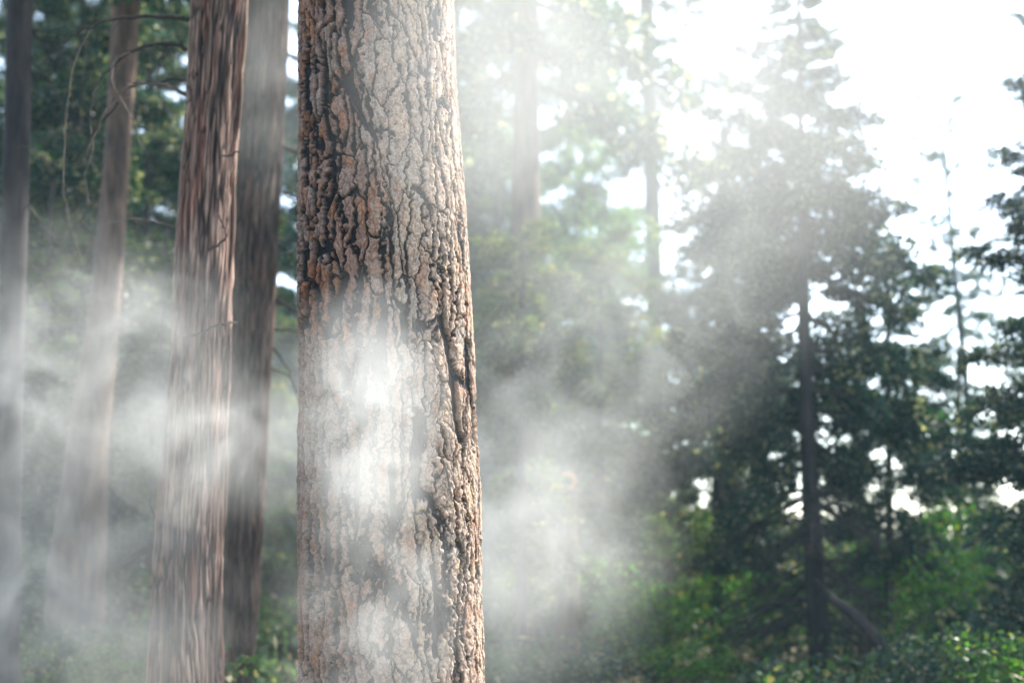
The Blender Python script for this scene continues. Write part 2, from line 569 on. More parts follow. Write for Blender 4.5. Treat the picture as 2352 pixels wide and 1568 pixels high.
    bestl = {}
    firstid = dict(zip(lf.tolist(), g_id.ravel().tolist()))
    for l_, g_ in firstid.items():
        if g_ >= 0 and (g_ not in bestl or size[l_] > size[bestl[g_]]): bestl[g_] = l_
    taken = taken & np.isin(lf, list(bestl.values()))
    def sub(mask_idx, name):
        f = fc[mask_idx]
        uq, inv = np.unique(f, return_inverse=True)
        return mesh_np(name, V[uq], inv.reshape(-1, 4), True, colr[uq])
    link('trunk', sub(np.nonzero(~taken)[0], 'trunk'), M_PINE, root)
    tf = fid[taken]; ti = np.nonzero(taken)[0]
    o2 = np.argsort(tf, kind='stable'); tf = tf[o2]; ti = ti[o2]
    cutsx = np.nonzero(np.diff(tf))[0] + 1
    for grp in np.split(ti, cutsx):
        if len(grp) < 12: continue
        link('bark_plate', sub(grp, 'bark_plate'), M_PINE, root)
    return root, S, Y
PINE = big_pine()

# ------------------------------------------------------------------ cedar trunks with stringy bark
def cedar_trunk(root, S, Y, off, seed, dark=1.0, nt_=340, strips=True, ztop=None, warm=1.0):
    zz = np.concatenate([np.linspace(S[0][0], 0.5, 14, endpoint=False), np.arange(0.5, 6.2, 0.022), np.linspace(6.25, S[0][-1], 40)])
    th = np.linspace(0, 2 * math.pi, nt_, endpoint=False)
    T, Z = np.meshgrid(th, zz)
    cx, rad = at_z(S, zz)
    rm = 0.27
    X3, Y3 = np.cos(T + 0.10 * np.sin(Z * 0.8 + seed)) * rm, np.sin(T + 0.10 * np.sin(Z * 0.8 + seed)) * rm
    wx = fbm(X3 / 0.2, Y3 / 0.2, Z / 0.45, seed + 1, 3) * 0.038
    n1 = fbm((X3 + wx) / 0.030, (Y3 + wx) / 0.030, Z / 0.50, seed, 3)
    n2 = fbm((X3 + wx) / 0.014, (Y3 + wx) / 0.014, Z / 0.22, seed + 5, 3)
    n3 = fbm(X3 / 0.35, Y3 / 0.35, Z / 1.6, seed + 7, 2)
    ridge = 1 - np.abs(n1) * 2.2
    gro = smooth(0.35, 0.95, ridge)              # narrow furrows
    n4 = fbm(X3 / 0.03, Y3 / 0.03, Z / 0.10, seed + 15, 3)
    h = -gro * 0.016 + n2 * 0.006 + n3 * 0.03 + n4 * 0.006
    rr = rad[:, None] * (1 + n3 * 0.03) + h
    V = np.stack([cx[:, None] + np.cos(T) * rr, Y + np.sin(T) * rr, Z], -1).reshape(-1, 3) - off
    c1, c2, c3 = np.array([0.20, 0.125, 0.10]), np.array([0.52, 0.37, 0.285]), np.array([0.26, 0.095, 0.06])
    a = smooth(-0.5, 0.5, n2)[..., None]
    b = (smooth(0.1, 0.6, fbm(X3 / 0.07, Y3 / 0.07, Z / 0.5, seed + 9, 2))[..., None]) * 0.7
    colr = (c1 * (1 - a) + c2 * a) * (1 - b) + c3 * b
    g = (gro * 0.92)[..., None]
    colr = colr * (1 - g) + np.array([0.030, 0.024, 0.028]) * g
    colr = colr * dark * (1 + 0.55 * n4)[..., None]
    kn = fbm(X3 / 0.05, Y3 / 0.05, Z / 0.07, seed + 12, 2)
    colr = colr * (1 - 0.75 * smooth(0.50, 0.62, kn))[..., None]
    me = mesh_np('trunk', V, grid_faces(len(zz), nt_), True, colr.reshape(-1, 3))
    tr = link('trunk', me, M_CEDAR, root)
    return tr

def tree_root(name, x, y, z, label, cat='tree', group=None):
    r = link(name, None, loc=(x, y, z))
    r.rotation_euler = (0, 0, 0)
    tag(r, label, cat, group)
    return r

def pxbranch(root, pts, Y, r0, r1, mat=None, name='branch', wob=0.004):
    """a bent bare branch through photo points; each point (px, py[, depth shift])"""
    off = np.array(root.location)
    pw = [np.array(P(p[0], p[1], Y + (p[2] if len(p) > 2 else 0))) - off for p in pts]
    line = np.array(smooth_line(pw, 4))
    line += rng.normal(0, wob, line.shape)
    t = Tubes()
    r0, r1 = r0 * 0.95, r1 * 0.95
    t.add(line, np.linspace(r0, r1, len(line)), 7)
    # side twigs
    for k in range(2, len(line) - 1, 3):
        d = line[k] - line[k - 1]
        L = np.linalg.norm(line[-1] - line[0]) * rng.uniform(0.08, 0.22)
        dirv = d / (np.linalg.norm(d) + 1e-6) + rng.normal(0, 0.8, 3) * np.array([1, 1, 0.8]) + np.array([0, 0, -0.5])
        dirv /= np.linalg.norm(dirv)
        seg = bend(line[k], line[k] + dirv * L, sag=0.08, wob=0.08, n=5)
        rr = r0 + (r1 - r0) * k / len(line)
        t.add(seg, np.linspace(rr * 0.5, rr * 0.12, 5), 5)
    return link(name, t.mesh(name), mat or M_TWIG, root)

# ------------------------------------------------------------------ branch prototypes (unit length, along +X)
def leaf_quads(pos, dirv, length, width, rg):
    """pos, dirv (n,3): rhombic leaves; returns verts, faces"""
    n = len(pos)
    dirv = dirv / (np.linalg.norm(dirv, axis=1, keepdims=True) + 1e-9)
    rnd = rg.normal(0, 1, (n, 3)); rnd[:, 2] += 1.2
    side = np.cross(dirv, rnd); side /= np.linalg.norm(side, axis=1, keepdims=True) + 1e-9
    L = (length * rg.uniform(0.6, 1.35, n))[:, None]
    W = (width * rg.uniform(0.6, 1.3, n))[:, None]
    nrm = np.cross(side, dirv)
    v = np.stack([pos, pos + dirv * L * 0.5 + side * W + nrm * L * 0.06, pos + dirv * L, pos + dirv * L * 0.5 - side * W + nrm * L * 0.06], 1).reshape(-1, 3)
    f = np.arange(n * 4).reshape(n, 4)
    return v, f

def quads_mesh(name, v, f, rg, clump=None):
    n = len(f)
    if clump is None:
        t = rg.uniform(0, 1, n)
    else:
        t = np.clip(clump + rg.normal(0, 0.28, n), 0, 1)
    dry_glint = rg.uniform(0, 1, n) < 0.14  # tan leaves, partly standing for sun glints
    t = np.where(dry_glint, 1.0, t * 0.85)
    col = np.repeat(np.stack([t, t, t], -1), 4, 0)
    return mesh_np(name, v, f, False, col)

def proto_branch(style, seed):
    rg = np.random.default_rng(seed)
    rp = random.Random(seed)
    t = Tubes()
    ax = []
    na = 14
    wz = rg.normal(0, 0.03); wy = rg.normal(0, 0.05)
    for i in range(na):
        s = i / (na - 1)
        if style == 'cedar':
            z = -0.28 * s + 0.20 * s * s
        elif style == 'fir':
            z = -0.10 * s - 0.03 * s * s
        else:
            z = 0.02 * s + 0.16 * s * s
        ax.append((s, wy * math.sin(3 * s) + 0.02 * math.sin(9 * s + seed), z + wz * math.sin(2.5 * s)))
    ax = np.array(ax)
    t.add(ax, np.linspace(0.016, 0.003, na), 6)
    P_, D_, K_ = [], [], []
    nsec = {'cedar': 42, 'fir': 36, 'pine': 22}[style]
    for k in range(nsec):
        s = rg.uniform(0.12 if style != 'pine' else 0.35, 0.99)
        i = s * (na - 1); i0 = int(i); fr = i - i0
        base = ax[i0] * (1 - fr) + ax[min(i0 + 1, na - 1)] * fr
        sd_ = 1 if k % 2 else -1
        ang = rg.uniform(0.5, 1.1) * sd_
        L = (0.42 if style != 'fir' else 0.36) * (1 - s * 0.68) * rg.uniform(0.6, 1.2)
        if s < 0.3: L *= 0.6 + s
        dz = {'cedar': rg.uniform(-0.9, 0.3), 'fir': rg.uniform(-0.8, 0.35), 'pine': rg.uniform(-0.1, 0.6)}[style]
        d = np.array([math.cos(ang), math.sin(ang), dz]); d /= np.linalg.norm(d)
        seg = np.array(bend(base, base + d * L, sag=0.10, wob=0.06, n=5, rg=rp))
        t.add(seg, np.linspace(0.0055, 0.0012, 5), 4)
        clump = rg.uniform(0, 1)
        if style == 'pine':
            tips = [seg[-1], seg[3] * 0.5 + seg[4] * 0.5 + rg.normal(0, 0.02, 3)]
            for tp in tips:
                n = 46
                dv = rg.normal(0, 1, (n, 3)) + d * 1.0
                P_.append(np.repeat(tp[None], n, 0) + rg.normal(0, 0.008, (n, 3))); D_.append(dv); K_.append(np.full(n, clump))
        else:
            n = int((60 if style == 'cedar' else 30) * (L / 0.3 + 0.3))
            q = rg.uniform(0.30, 1.0, n) * 4
            q0 = np.minimum(q.astype(int), 3); qf = (q - q0)[:, None]
            pp = seg[q0] * (1 - qf) + seg[q0 + 1] * qf
            lat = rg.normal(0, 1, (n, 3)) * np.array([1, 1, 0.8]) * (0.062 if style == 'cedar' else 0.045) * (1.15 - q[:, None] / 4 * 0.7)
            if style == 'cedar': lat[:, 2] -= np.abs(rg.normal(0, 0.035, n))
            dv = d[None] * 0.8 + lat * 16 + rg.normal(0, 0.35, (n, 3))
            P_.append(pp + lat); D_.append(dv); K_.append(np.full(n, clump))
    P_ = np.concatenate(P_); D_ = np.concatenate(D_); K_ = np.concatenate(K_)
    if style == 'pine':
        v, f = leaf_quads(P_, D_, 0.085, 0.0035, rg)
    else:
        v, f = leaf_quads(P_, D_, 0.038 if style == 'cedar' else 0.056, 0.012 if style == 'cedar' else 0.017, rg)
    return t.mesh('branch_' + style), quads_mesh('foliage_' + style, v, f, rg, K_)

PROTO = {s: [proto_branch(s, 100 * i + k) for k in range(5)] for i, s in enumerate(('cedar', 'fir', 'pine'))}
_mesh_mat = {}
def leaf_copy(me, mat):
    """one mesh per leaf material, shared by every branch that uses it"""
    key = (me.name, mat.name)
    if key not in _mesh_mat:
        c = me.copy() if me.materials else me
        if c.materials: c.materials[0] = mat
        else: c.materials.append(mat)
        _mesh_mat[key] = c
    return _mesh_mat[key]

def put_branch(root, style, leafm, p, az, el, L, k=None, bare=False, fat=1.0, barkm=None):
    k = rng.integers(0, 5) if k is None else k
    bm, fm = PROTO[style][k]
    b = link('branch', bm, barkm or M_TWIG, root)
    b.location = Vector(p) - root.location
    m = Euler((rng.uniform(-0.4, 0.4), -el, az), 'XYZ')
    b.rotation_euler = m
    b.scale = (L, L * fat * rng.uniform(0.85, 1.15) * rng.choice((-1, 1)), L * rng.uniform(0.8, 1.2))
    if not bare:
        f = link('foliage', leaf_copy(fm, leafm), leafm, b)
    return b

def simple_trunk(root, S, Y, mat, name='trunk', nt_=20):
    zz = np.linspace(S[0][0], S[0][-1], 60)
    cx, rad = at_z(S, zz)
    th = np.linspace(0, 2 * math.pi, nt_, endpoint=False)
    T, Z = np.meshgrid(th, zz)
    rr = rad[:, None] * (1 + 0.09 * fbm(np.cos(T) * 2.5, np.sin(T) * 2.5, Z * 1.2, int(Y * 10), 2))
    off = np.array(root.location)
    V = np.stack([cx[:, None] + np.cos(T) * rr, Y + np.sin(T) * rr, Z], -1).reshape(-1, 3) - off
    return link(name, mesh_np(name, V, grid_faces(60, nt_)), mat, root)

def crown(root, S, Y, z0, z1, n, Lfun, style, leafm, el0=-0.25, el1=0.6, fat=1.0, azs=None, start=0.0, barkm=None, clear=0.0):
    for i in range(n):
        t = (i + rng.uniform(0, 1)) / n
        z = z0 + (z1 - z0) * t
        cxx, rd = at_z(S, z)
        az = start + i * 2.39996 + rng.uniform(-0.4, 0.4)
        if math.sin(az) < -0.35 and rng.uniform() < clear:
            continue
        if azs is not None:
            az = rng.uniform(*azs)
        L = Lfun(t) * rng.uniform(0.45, 1.2)
        el = el0 + (el1 - el0) * t ** 1.5 + rng.uniform(-0.38, 0.38)
        p = (float(cxx) + math.cos(az) * rd * 0.7, Y + math.sin(az) * rd * 0.7, z)
        put_branch(root, style, leafm, p, az, el, L, fat=fat, barkm=barkm)

def ztop(py, Y):
    return P(1176, py, Y).z

def mk_tree(label, st, Y, top, rtop, bark, name='conifer_tree', group=None, flare=1.3, nt_=20):
    S = stations(st, Y, top, rtop, flare)
    root = tree_root(name, float(S[1][0]), Y, float(S[0][0]), label, 'tree', group)
    simple_trunk(root, S, Y, bark, nt_=nt_)
    return root, S

# crown of the big pine, above the picture
r_, S_, Y_ = PINE
crown(r_, S_, Y_, 11, 20.5, 34, lambda t: 2.6 * (1 - t * 0.7), 'pine', M_PINELEAF, 0.0, 0.7)

# cedar with the lit right flank
def cedar_front():
    Y = 8.1
    S = stations([(0, 440, 568), (230, 430, 552), (450, 414, 538), (650, 403, 531), (850, 394, 526), (1100, 374, 520), (1300, 360, 516), (1568, 345, 512)], Y, 19, 0.06, 1.5)
    root = tree_root('cedar_tree', float(S[1][0]), Y, float(S[0][0]), 'cedar trunk with stringy vertical bark and sunlit right flank, dead branches on its left side')
    cedar_trunk(root, S, Y, np.array(root.location), 200)
    pb = lambda pts, r0, r1, m=None, dy=0: pxbranch(root, pts, Y + dy, r0, r1, m)
    pb([(450, 48), (400, 40), (335, 38), (270, 42), (210, 60), (150, 95), (100, 150)], 0.016, 0.004)
    pb([(448, 118), (400, 103), (345, 103), (290, 125), (250, 160), (215, 215), (205, 290)], 0.016, 0.004)
    pb([(446, 228), (400, 204), (345, 192), (295, 200), (255, 235), (220, 300), (190, 370)], 0.015, 0.003, M_PALE_TWIG)
    pb([(440, 192), (400, 185), (340, 188), (300, 192)], 0.010, 0.004)
    pb([(300, 120), (262, 150), (258, 190), (285, 240), (310, 290)], 0.010, 0.003, M_PALE_TWIG)
    pb([(270, 235), (230, 285), (200, 330), (170, 380)], 0.009, 0.003)
    pb([(410, 520), (350, 508), (290, 505), (230, 515)], 0.006, 0.002, M_PALE_TWIG)
    pb([(210, 60), (180, 120), (160, 200), (148, 300), (146, 420), (160, 520), (195, 620)], 0.0045, 0.002, M_PALE_TWIG)
    pb([(205, 290), (212, 340), (196, 400), (204, 470)], 0.004, 0.002, M_PALE_TWIG)
    pb([(310, 290), (322, 330), (345, 350)], 0.004, 0.002, M_PALE_TWIG)
    pb([(400, 103), (375, 140), (362, 185), (372, 240)], 0.004, 0.002)
    pb([(480, 575, -.3), (505, 560, -.3), (521, 540, -.3), (512, 515, -.3), (500, 495, -.3)], 0.008, 0.004, M_TWIG)
    pb([(420, 775, -.36), (460, 765, -.36), (505, 745, -.3), (545, 738, -.2)], 0.007, 0.006, M_TWIG)
    pb([(505, 358, -.25), (530, 356, -.2), (548, 350, -.2)], 0.007, 0.005, M_TWIG)
    pb([(362, 1236), (335, 1258), (310, 1275), (288, 1292)], 0.030, 0.026, M_TWIG)
    pb([(362, 1215), (352, 1180), (345, 1140)], 0.008, 0.003, M_TWIG)
    # loose strips of bark along the lit flank
    off = np.array(root.location)
    for (x0, y0, x1, y1, wd) in [(556, 20, 548, 190, 5), (523, 165, 512, 300, 6), (545, 150, 536, 330, 5), (528, 400, 519, 640, 5), (523, 720, 515, 960, 4), (505, 300, 500, 420, 4), (512, 980, 506, 1240, 4), (498, 1280, 488, 1520, 4), (484, 60, 476, 240, 4), (452, 640, 442, 840, 4)]:
        pts, rads = [], []
        for i in range(14):
            t = i / 13
            px = x0 + (x1 - x0) * t + 2.0 * math.sin(t * 7 + x0); py = y0 + (y1 - y0) * t
            z = P(px, py, Y).z
            c_, r__ = at_z(S, z)
            xx = P(px, py, Y - 0.15).x
            q = max(-0.97, min(0.97, (xx - c_) / r__))
            rr_ = r__ * 1.015 + (0.012 * math.sin(math.pi * t) if i else 0)
            pts.append((c_ + q * rr_, Y - math.sqrt(1 - q * q) * rr_, z)); rads.append((0.2 + math.sin(math.pi * min(1, t * 1.02 + 0.02)) ** 0.6) * wd * Y / F)
        t = Tubes(); t.add(np.array(pts) - off, rads, 6)
        me = t.mesh('bark_strip')
        link('bark_strip', me, M_WARM, root)
    crown(root, S, Y, 7.6, 18.8, 84, lambda t: 2.6 * (1 - t * 0.85), 'cedar', M_DARKLEAF, -0.3, 0.5)
    return root, S, Y
CEDAR = cedar_front()

def cedar_back():
    Y = 11.5
    S = stations([(0, 560, 661), (300, 548, 648), (600, 535, 634), (900, 525, 615), (1200, 508, 600), (1568, 488, 579)], Y, 19, 0.05, 1.3)
    root = tree_root('cedar_tree', float(S[1][0]), Y, float(S[0][0]), 'dark shaded cedar trunk close behind the sunlit cedar, smoke low across it')
    cedar_trunk(root, S, Y, np.array(root.location), 300, dark=0.42, nt_=180)  # shade on the rear cedar is multiplied into its bark colour
    pb = lambda pts, r0, r1, m=None: pxbranch(root, pts, Y, r0, r1, m)
    pb([(620, 685), (650, 695), (675, 712), (705, 738)], 0.016, 0.006)
    pb([(612, 760), (650, 758), (700, 765)], 0.010, 0.005)
    pb([(610, 780), (640, 815), (662, 850), (680, 905), (690, 940)], 0.011, 0.004)
    pb([(612, 840), (645, 855), (668, 870), (685, 900)], 0.008, 0.003)
    crown(root, S, Y, 8.2, 18.8, 84, lambda t: 2.5 * (1 - t * 0.85), 'cedar', M_DARKLEAF, -0.3, 0.5)
    for py, az, L in [(430, 0.1, 0.9), (330, 0.5, 1.0), (560, -0.2, 0.8), (120, 0.3, 1.1)]:
        z = P(640, py, Y).z; c_, r__ = at_z(S, z)
        put_branch(root, 'cedar', M_DARKLEAF, (c_ + r__ * 0.8, Y, z), az, -0.2, L)
    return root, S, Y
cedar_back()

def left_trunks():
    # leaning warm trunk
    Y = 14
    root, S = mk_tree('leaning slender trunk left of the cedar, its right edge warm in the sun', [(0, 258, 322), (350, 243, 300), (700, 205, 275), (1000, 160, 250), (1300, 112, 240), (1568, 96, 232)], Y, 18, 0.08, M_WARM, 'pine_tree', nt_=48)
    crown(root, S, Y, 8.0, 17.8, 34, lambda t: 2.6 * (1 - t * 0.7), 'pine', M_PINELEAF, -0.1, 0.6)
    # dark trunk at the far left
    Y = 10.5
    root, S = mk_tree('dark trunk at the left border with thin twigs drooping around it', [(0, 18, 76), (400, 8, 66), (800, 0, 54), (1200, -8, 46), (1568, -14, 44)], Y, 18, 0.06, M_SHADED, 'cedar_tree', nt_=48)
    pb = lambda pts, r0, r1, m=None: pxbranch(root, pts, Y, r0, r1, m, wob=0.008)
    pb([(60, 120), (110, 180), (150, 260), (175, 300), (230, 310)], 0.010, 0.003)
    pb([(60, 330), (100, 365), (150, 378), (210, 370), (265, 340)], 0.009, 0.003, M_PALE_TWIG)
    pb([(50, 460), (90, 500), (130, 560), (170, 640)], 0.007, 0.002, M_PALE_TWIG)
    pb([(40, 560), (60, 600), (90, 620), (120, 690)], 0.006, 0.002, M_PALE_TWIG)
    pb([(10, 420), (-10, 470), (5, 560)], 0.006, 0.002, M_PALE_TWIG)
    pb([(30, 640), (15, 690), (5, 760)], 0.007, 0.003, M_PALE_TWIG)
    pb([(70, 60), (120, 120), (150, 150)], 0.010, 0.004)
    crown(root, S, Y, 8.0, 17.8, 90, lambda t: 2.4 * (1 - t * 0.85), 'cedar', M_DARKLEAF, -0.3, 0.5)
left_trunks()

# ------------------------------------------------------------------ middle distance and right
def middle_trees():
    # straight trunk right of the big pine
    Y = 18
    root, S = mk_tree('straight grey brown trunk standing in smoke right of the big pine', [(0, 1188, 1236), (400, 1176, 1238), (850, 1176, 1246), (1250, 1176, 1254), (1568, 1176, 1262)], Y, 21, 0.08, M_WARM, 'pine_tree', nt_=32)
    crown(root, S, Y, 7.6, 20.8, 60, lambda t: 2.4 * (1 - t * 0.75), 'fir', M_DARKLEAF, -0.25, 0.5)
    pxbranch(root, [(1230, 110), (1280, 150), (1320, 205), (1370, 240), (1420, 255)], Y, 0.03, 0.01)
    # young fir in front of it
    Y = 14.5
    root, S = mk_tree('young olive green fir with a few yellowed sprays close to the big pine', [(560, 1196, 1203), (900, 1192, 1206), (1200, 1188, 1210)], Y, ztop(555, Y), 0.01, M_TRUNK, 'fir_tree')
    crown(root, S, Y, ztop(800, Y), ztop(550, Y), 46, lambda t: 1.15 * (1 - t * 0.6), 'fir', M_OLIVE, -0.6, 0.5, fat=1.0)
    crown(root, S, Y, 1.6, ztop(770, Y), 34, lambda t: 1.0, 'fir', M_OLIVE, -0.3, 0.0, clear=1.0)
    # second bushy fir
    Y = 20
    root, S = mk_tree('bushy mid green fir spreading between the young fir and the slender pine', [(640, 1376, 1384), (1000, 1370, 1388), (1300, 1366, 1392)], Y, ztop(560, Y), 0.01, M_TRUNK, 'fir_tree')
    crown(root, S, Y, 1.2, ztop(570, Y), 80, lambda t: 1.35 * (1 - t * 0.45), 'fir', M_OLIVE, -0.3, 0.4, fat=1.2)
    # slender pine
    Y = 27
    root, S = mk_tree('tall slender pine against the white sky with sparse tufts', [(0, 1468, 1501), (400, 1480, 1514), (700, 1486, 1522), (1200, 1492, 1532)], Y, 19, 0.06, M_TRUNK, 'pine_tree', nt_=32)
    crown(root, S, Y, 4.4, 18.8, 90, lambda t: 2.8 * (1 - t * 0.5), 'pine', M_PINELEAF, -0.2, 0.5, fat=0.8, clear=0.9)
    # thin stem
    Y = 22
    root, S = mk_tree('thin dark stem beside the smoky straight trunk', [(830, 1136, 1150), (1000, 1136, 1152), (1300, 1134, 1154)], Y, 8.0, 0.02, M_TRUNK, 'fir_tree')
    crown(root, S, Y, 3.0, 7.9, 26, lambda t: 1.0 * (1 - t * 0.7), 'fir', M_MIDLEAF, -0.3, 0.4)
    # snag with a cut face
    Y = 15.5
    root, S = mk_tree('broken dead snag with a pale orange round limb scar', [(1110, 1282, 1322), (1300, 1278, 1328), (1500, 1274, 1332)], Y, ztop(1085, Y), 0.07, M_WARM, 'dead_tree')
    c = P(1302, 1106, Y - 0.14)
    t = Tubes()
    t.add([c - root.location + Vector((0, 0.10, 0)), c - root.location, c - root.location + Vector((0, -0.03, 0)), c - root.location + Vector((0, -0.032, 0))], [0.105, 0.11, 0.10, 0.055], 14)
    link('limb_scar', t.mesh('limb_scar'), M_SCAR, root)
    pxbranch(root, [(1320, 1180), (1350, 1160), (1400, 1168), (1460, 1200)], Y, 0.012, 0.005)

M_SCAR = bark_mat('scar_wood', (0.42, 0.20, 0.10), (0.75, 0.46, 0.24), scale=(20, 4, 20), tint=False, bump=0.4)
middle_trees()

def right_trees():
    # the cone shaped conifer
    Y = 15
    root, S = mk_tree('cone shaped conifer with a dark straight trunk and bare drooping lower branches', [(0, 1829, 1837), (300, 1833, 1846), (500, 1834, 1853), (800, 1833, 1862), (1100, 1840, 1880), (1300, 1848, 1895), (1568, 1858, 1915)], Y, ztop(-190, Y), 0.012, M_SHADED, 'conifer_tree', nt_=32)
    zt = ztop(-190, Y); zb = ztop(1080, Y)
    def prof(t):
        py = 1080 - t * 1270
        hw = np.interp(py, [-190, -100, 100, 300, 500, 700, 900, 1080], [10, 50, 115, 205, 300, 345, 330, 250])
        return hw * Y / F * 0.95
    crown(root, S, Y, zb, zt, 160, prof, 'fir', M_DARKLEAF, -0.32, 0.65, fat=0.9, clear=1.0)
    crown(root, S, Y, ztop(560, Y), zt, 90, lambda t: prof(0.41 + 0.59 * t) * 1.05, 'fir', M_DARKLEAF, -0.2, 0.6, fat=1.0, start=1.0, clear=0.5)
    for pts, r0 in [([(1850, 1072), (1800, 1082), (1740, 1096), (1680, 1130), (1630, 1180)], 0.018),
                    ([(1850, 1130), (1810, 1128), (1760, 1120), (1700, 1150), (1650, 1200)], 0.014),
                    ([(1852, 1185), (1810, 1200), (1760, 1198), (1700, 1205), (1640, 1260), (1600, 1320)], 0.016),
                    ([(1856, 1238), (1800, 1260), (1750, 1300), (1720, 1360)], 0.014),
                    ([(1860, 1374), (1800, 1378), (1750, 1395), (1715, 1440), (1660, 1462), (1640, 1520), (1600, 1568)], 0.022),
                    ([(1862, 1430), (1810, 1434), (1770, 1440), (1730, 1480)], 0.012),
                    ([(1880, 1120), (1930, 1150), (1980, 1200), (2020, 1270)], 0.013),
                    ([(1885, 1220), (1930, 1255), (1970, 1310)], 0.012),
                    ([(1900, 1380), (1960, 1405), (2030, 1424), (2090, 1425), (2150, 1400), (2190, 1350)], 0.018)]:
        pxbranch(root, pts, Y, r0 * 1.6, 0.006, M_TWIG, wob=0.012)
    for i in range(36):
        z = rng.uniform(ztop(1500, Y), ztop(1080, Y)); c_, r__ = at_z(S, z)
        put_branch(root, 'fir', M_DARKLEAF, (c_, Y, z), rng.uniform(0, 6.28), -0.35, rng.uniform(0.9, 1.7), bare=True, barkm=M_SHADED)
    # thin leaning top
    Y = 34
    root, S = mk_tree('thin wispy leaning young pine top alone against the white sky', [(170, 2143, 2149), (400, 2170, 2179), (600, 2184, 2196), (820, 2205, 2221), (1100, 2225, 2245)], Y, ztop(150, Y), 0.01, M_TRUNK, 'pine_tree')
    crown(root, S, Y, ztop(820, Y), ztop(160, Y), 60, lambda t: 1.6 * (1 - t * 0.75), 'pine', M_PINELEAF, -0.2, 0.6)
    crown(root, S, Y, ztop(760, Y), ztop(600, Y), 16, lambda t: 0.9, 'fir', M_MIDLEAF, -0.2, 0.3)
    # dark evergreen at the right border
    Y = 13
    root, S = mk_tree('dense dark evergreen cut by the right border of the view', [(300, 2432, 2446), (900, 2430, 2456), (1568, 2428, 2468)], Y, ztop(60, Y), 0.01, M_TRUNK, 'conifer_tree')
    crown(root, S, Y, 0.8, ztop(80, Y), 120, lambda t: 1.35 * (1 - t * 0.70), 'fir', M_DARKLEAF, -0.3, 0.5, fat=1.25)
    # dark tree with gaps right of the cone
    Y = 18
    root, S = mk_tree('dark gappy evergreen right of the cone shaped conifer, sky shining through', [(700, 2034, 2044), (1100, 2034, 2050), (1568, 2030, 2056)], Y, ztop(560, Y), 0.01, M_TRUNK, 'conifer_tree')
    crown(root, S, Y, 1.6, ztop(600, Y), 62, lambda t: 1.35 * (1 - t * 0.6), 'fir', M_DARKLEAF, -0.35, 0.4, fat=1.0)
    Y = 21
    root, S = mk_tree('round headed dark evergreen between the gappy tree and the right border', [(800, 2196, 2206), (1200, 2194, 2210), (1568, 2190, 2214)], Y, ztop(800, Y), 0.01, M_TRUNK, 'conifer_tree')
    crown(root, S, Y, 1.2, ztop(830, Y), 62, lambda t: 1.2 * (1 - t * 0.5), 'fir', M_DARKLEAF, -0.3, 0.4, fat=1.0)
    # tree left of the cone
    Y = 20
    root, S = mk_tree('broad hazy fir filling the gap left of the cone shaped conifer', [(600, 1640, 1652), (1000, 1636, 1660), (1568, 1632, 1668)], Y, ztop(480, Y), 0.01, M_TRUNK, 'fir_tree')
    crown(root, S, Y, 1.5, ztop(500, Y), 80, lambda t: 1.6 * (1 - t * 0.6), 'fir', M_DARKLEAF, -0.3, 0.4, fat=1.2)
    # thick dark trunk behind the branches
    Y = 24
    root, S = mk_tree('thick dark trunk behind the bare drooping branches', [(1150, 1648, 1712), (1400, 1640, 1728), (1568, 1636, 1736)], Y, 9, 0.08, M_TRUNK, 'conifer_tree')
    crown(root, S, Y, 3.6, 8.8, 30, lambda t: 2.0 * (1 - t * 0.8), 'fir', M_DARKLEAF, -0.3, 0.4)
    # small sunlit trunk
    Y = 17
    root, S = mk_tree('short sunlit orange brown sapling trunk among bright green leaves', [(1380, 1524, 1546), (1568, 1520, 1556)], Y, ztop(1280, Y), 0.02, M_WARM, 'young_tree')
    crown(root, S, Y, ztop(1340, Y), ztop(1285, Y), 10, lambda t: 0.8, 'fir', M_MIDLEAF, 0.1, 0.6)
    # leaning dead trunk bottom right
    Y = 12.5
    a = P(2330, 1790, Y); root = tree_root('fallen_trunk', a.x, Y, a.z, 'dark dead trunk leaning against the cone shaped conifer')
    pts = [np.array(P(x, y, Y + 0.9 - (x - 1900) * 0.002)) - np.array(root.location) for x, y in [(1905, 1372), (1960, 1410), (2010, 1462), (2075, 1535), (2150, 1610), (2330, 1790)]]
    t = Tubes(); ln = np.array(smooth_line(pts, 5)); t.add(ln + rng.normal(0, .004, ln.shape), np.linspace(0.045, 0.085, len(ln)), 12)
    link('trunk', t.mesh('trunk'), M_SHADED, root)
    pxbranch(root, [(2060, 1520), (2075, 1460), (2110, 1425), (2160, 1410), (2200, 1370)], Y + .3, 0.022, 0.006)
    pxbranch(root, [(1990, 1440), (1985, 1510), (1950, 1560)], Y + .3, 0.015, 0.005)
right_trees()

# ------------------------------------------------------------------ background conifers: built once in three shapes, then copied
def far_proto(label, px, Y, top, rad, style, leafm, group, nb=70):
    st = [(900, px - 9, px + 9), (1200, px - 10, px + 10)]
    root, S = mk_tree(label, st, Y, top, 0.02, M_TRUNK, 'conifer_tree', group)
    crown(root, S, Y, 0.6, top - 0.2, nb, lambda t: rad * (1 - t * 0.8), style, leafm, -0.35, 0.5, fat=1.1)
    return root

def copy_tree(root, x, y, rz, sc, label):
    r = root.copy(); C.objects.link(r)
    r.location = (x, y, gz(x, y) - 0.1); r.rotation_euler = (0, 0, rz); r.scale = (sc, sc, sc)
    r['label'] = label
    for ch in list(root.children):
        c = ch.copy(); C.objects.link(c); c.parent = r
        for g_ in ch.children:
            d = g_.copy(); C.objects.link(d); d.parent = c
    return r

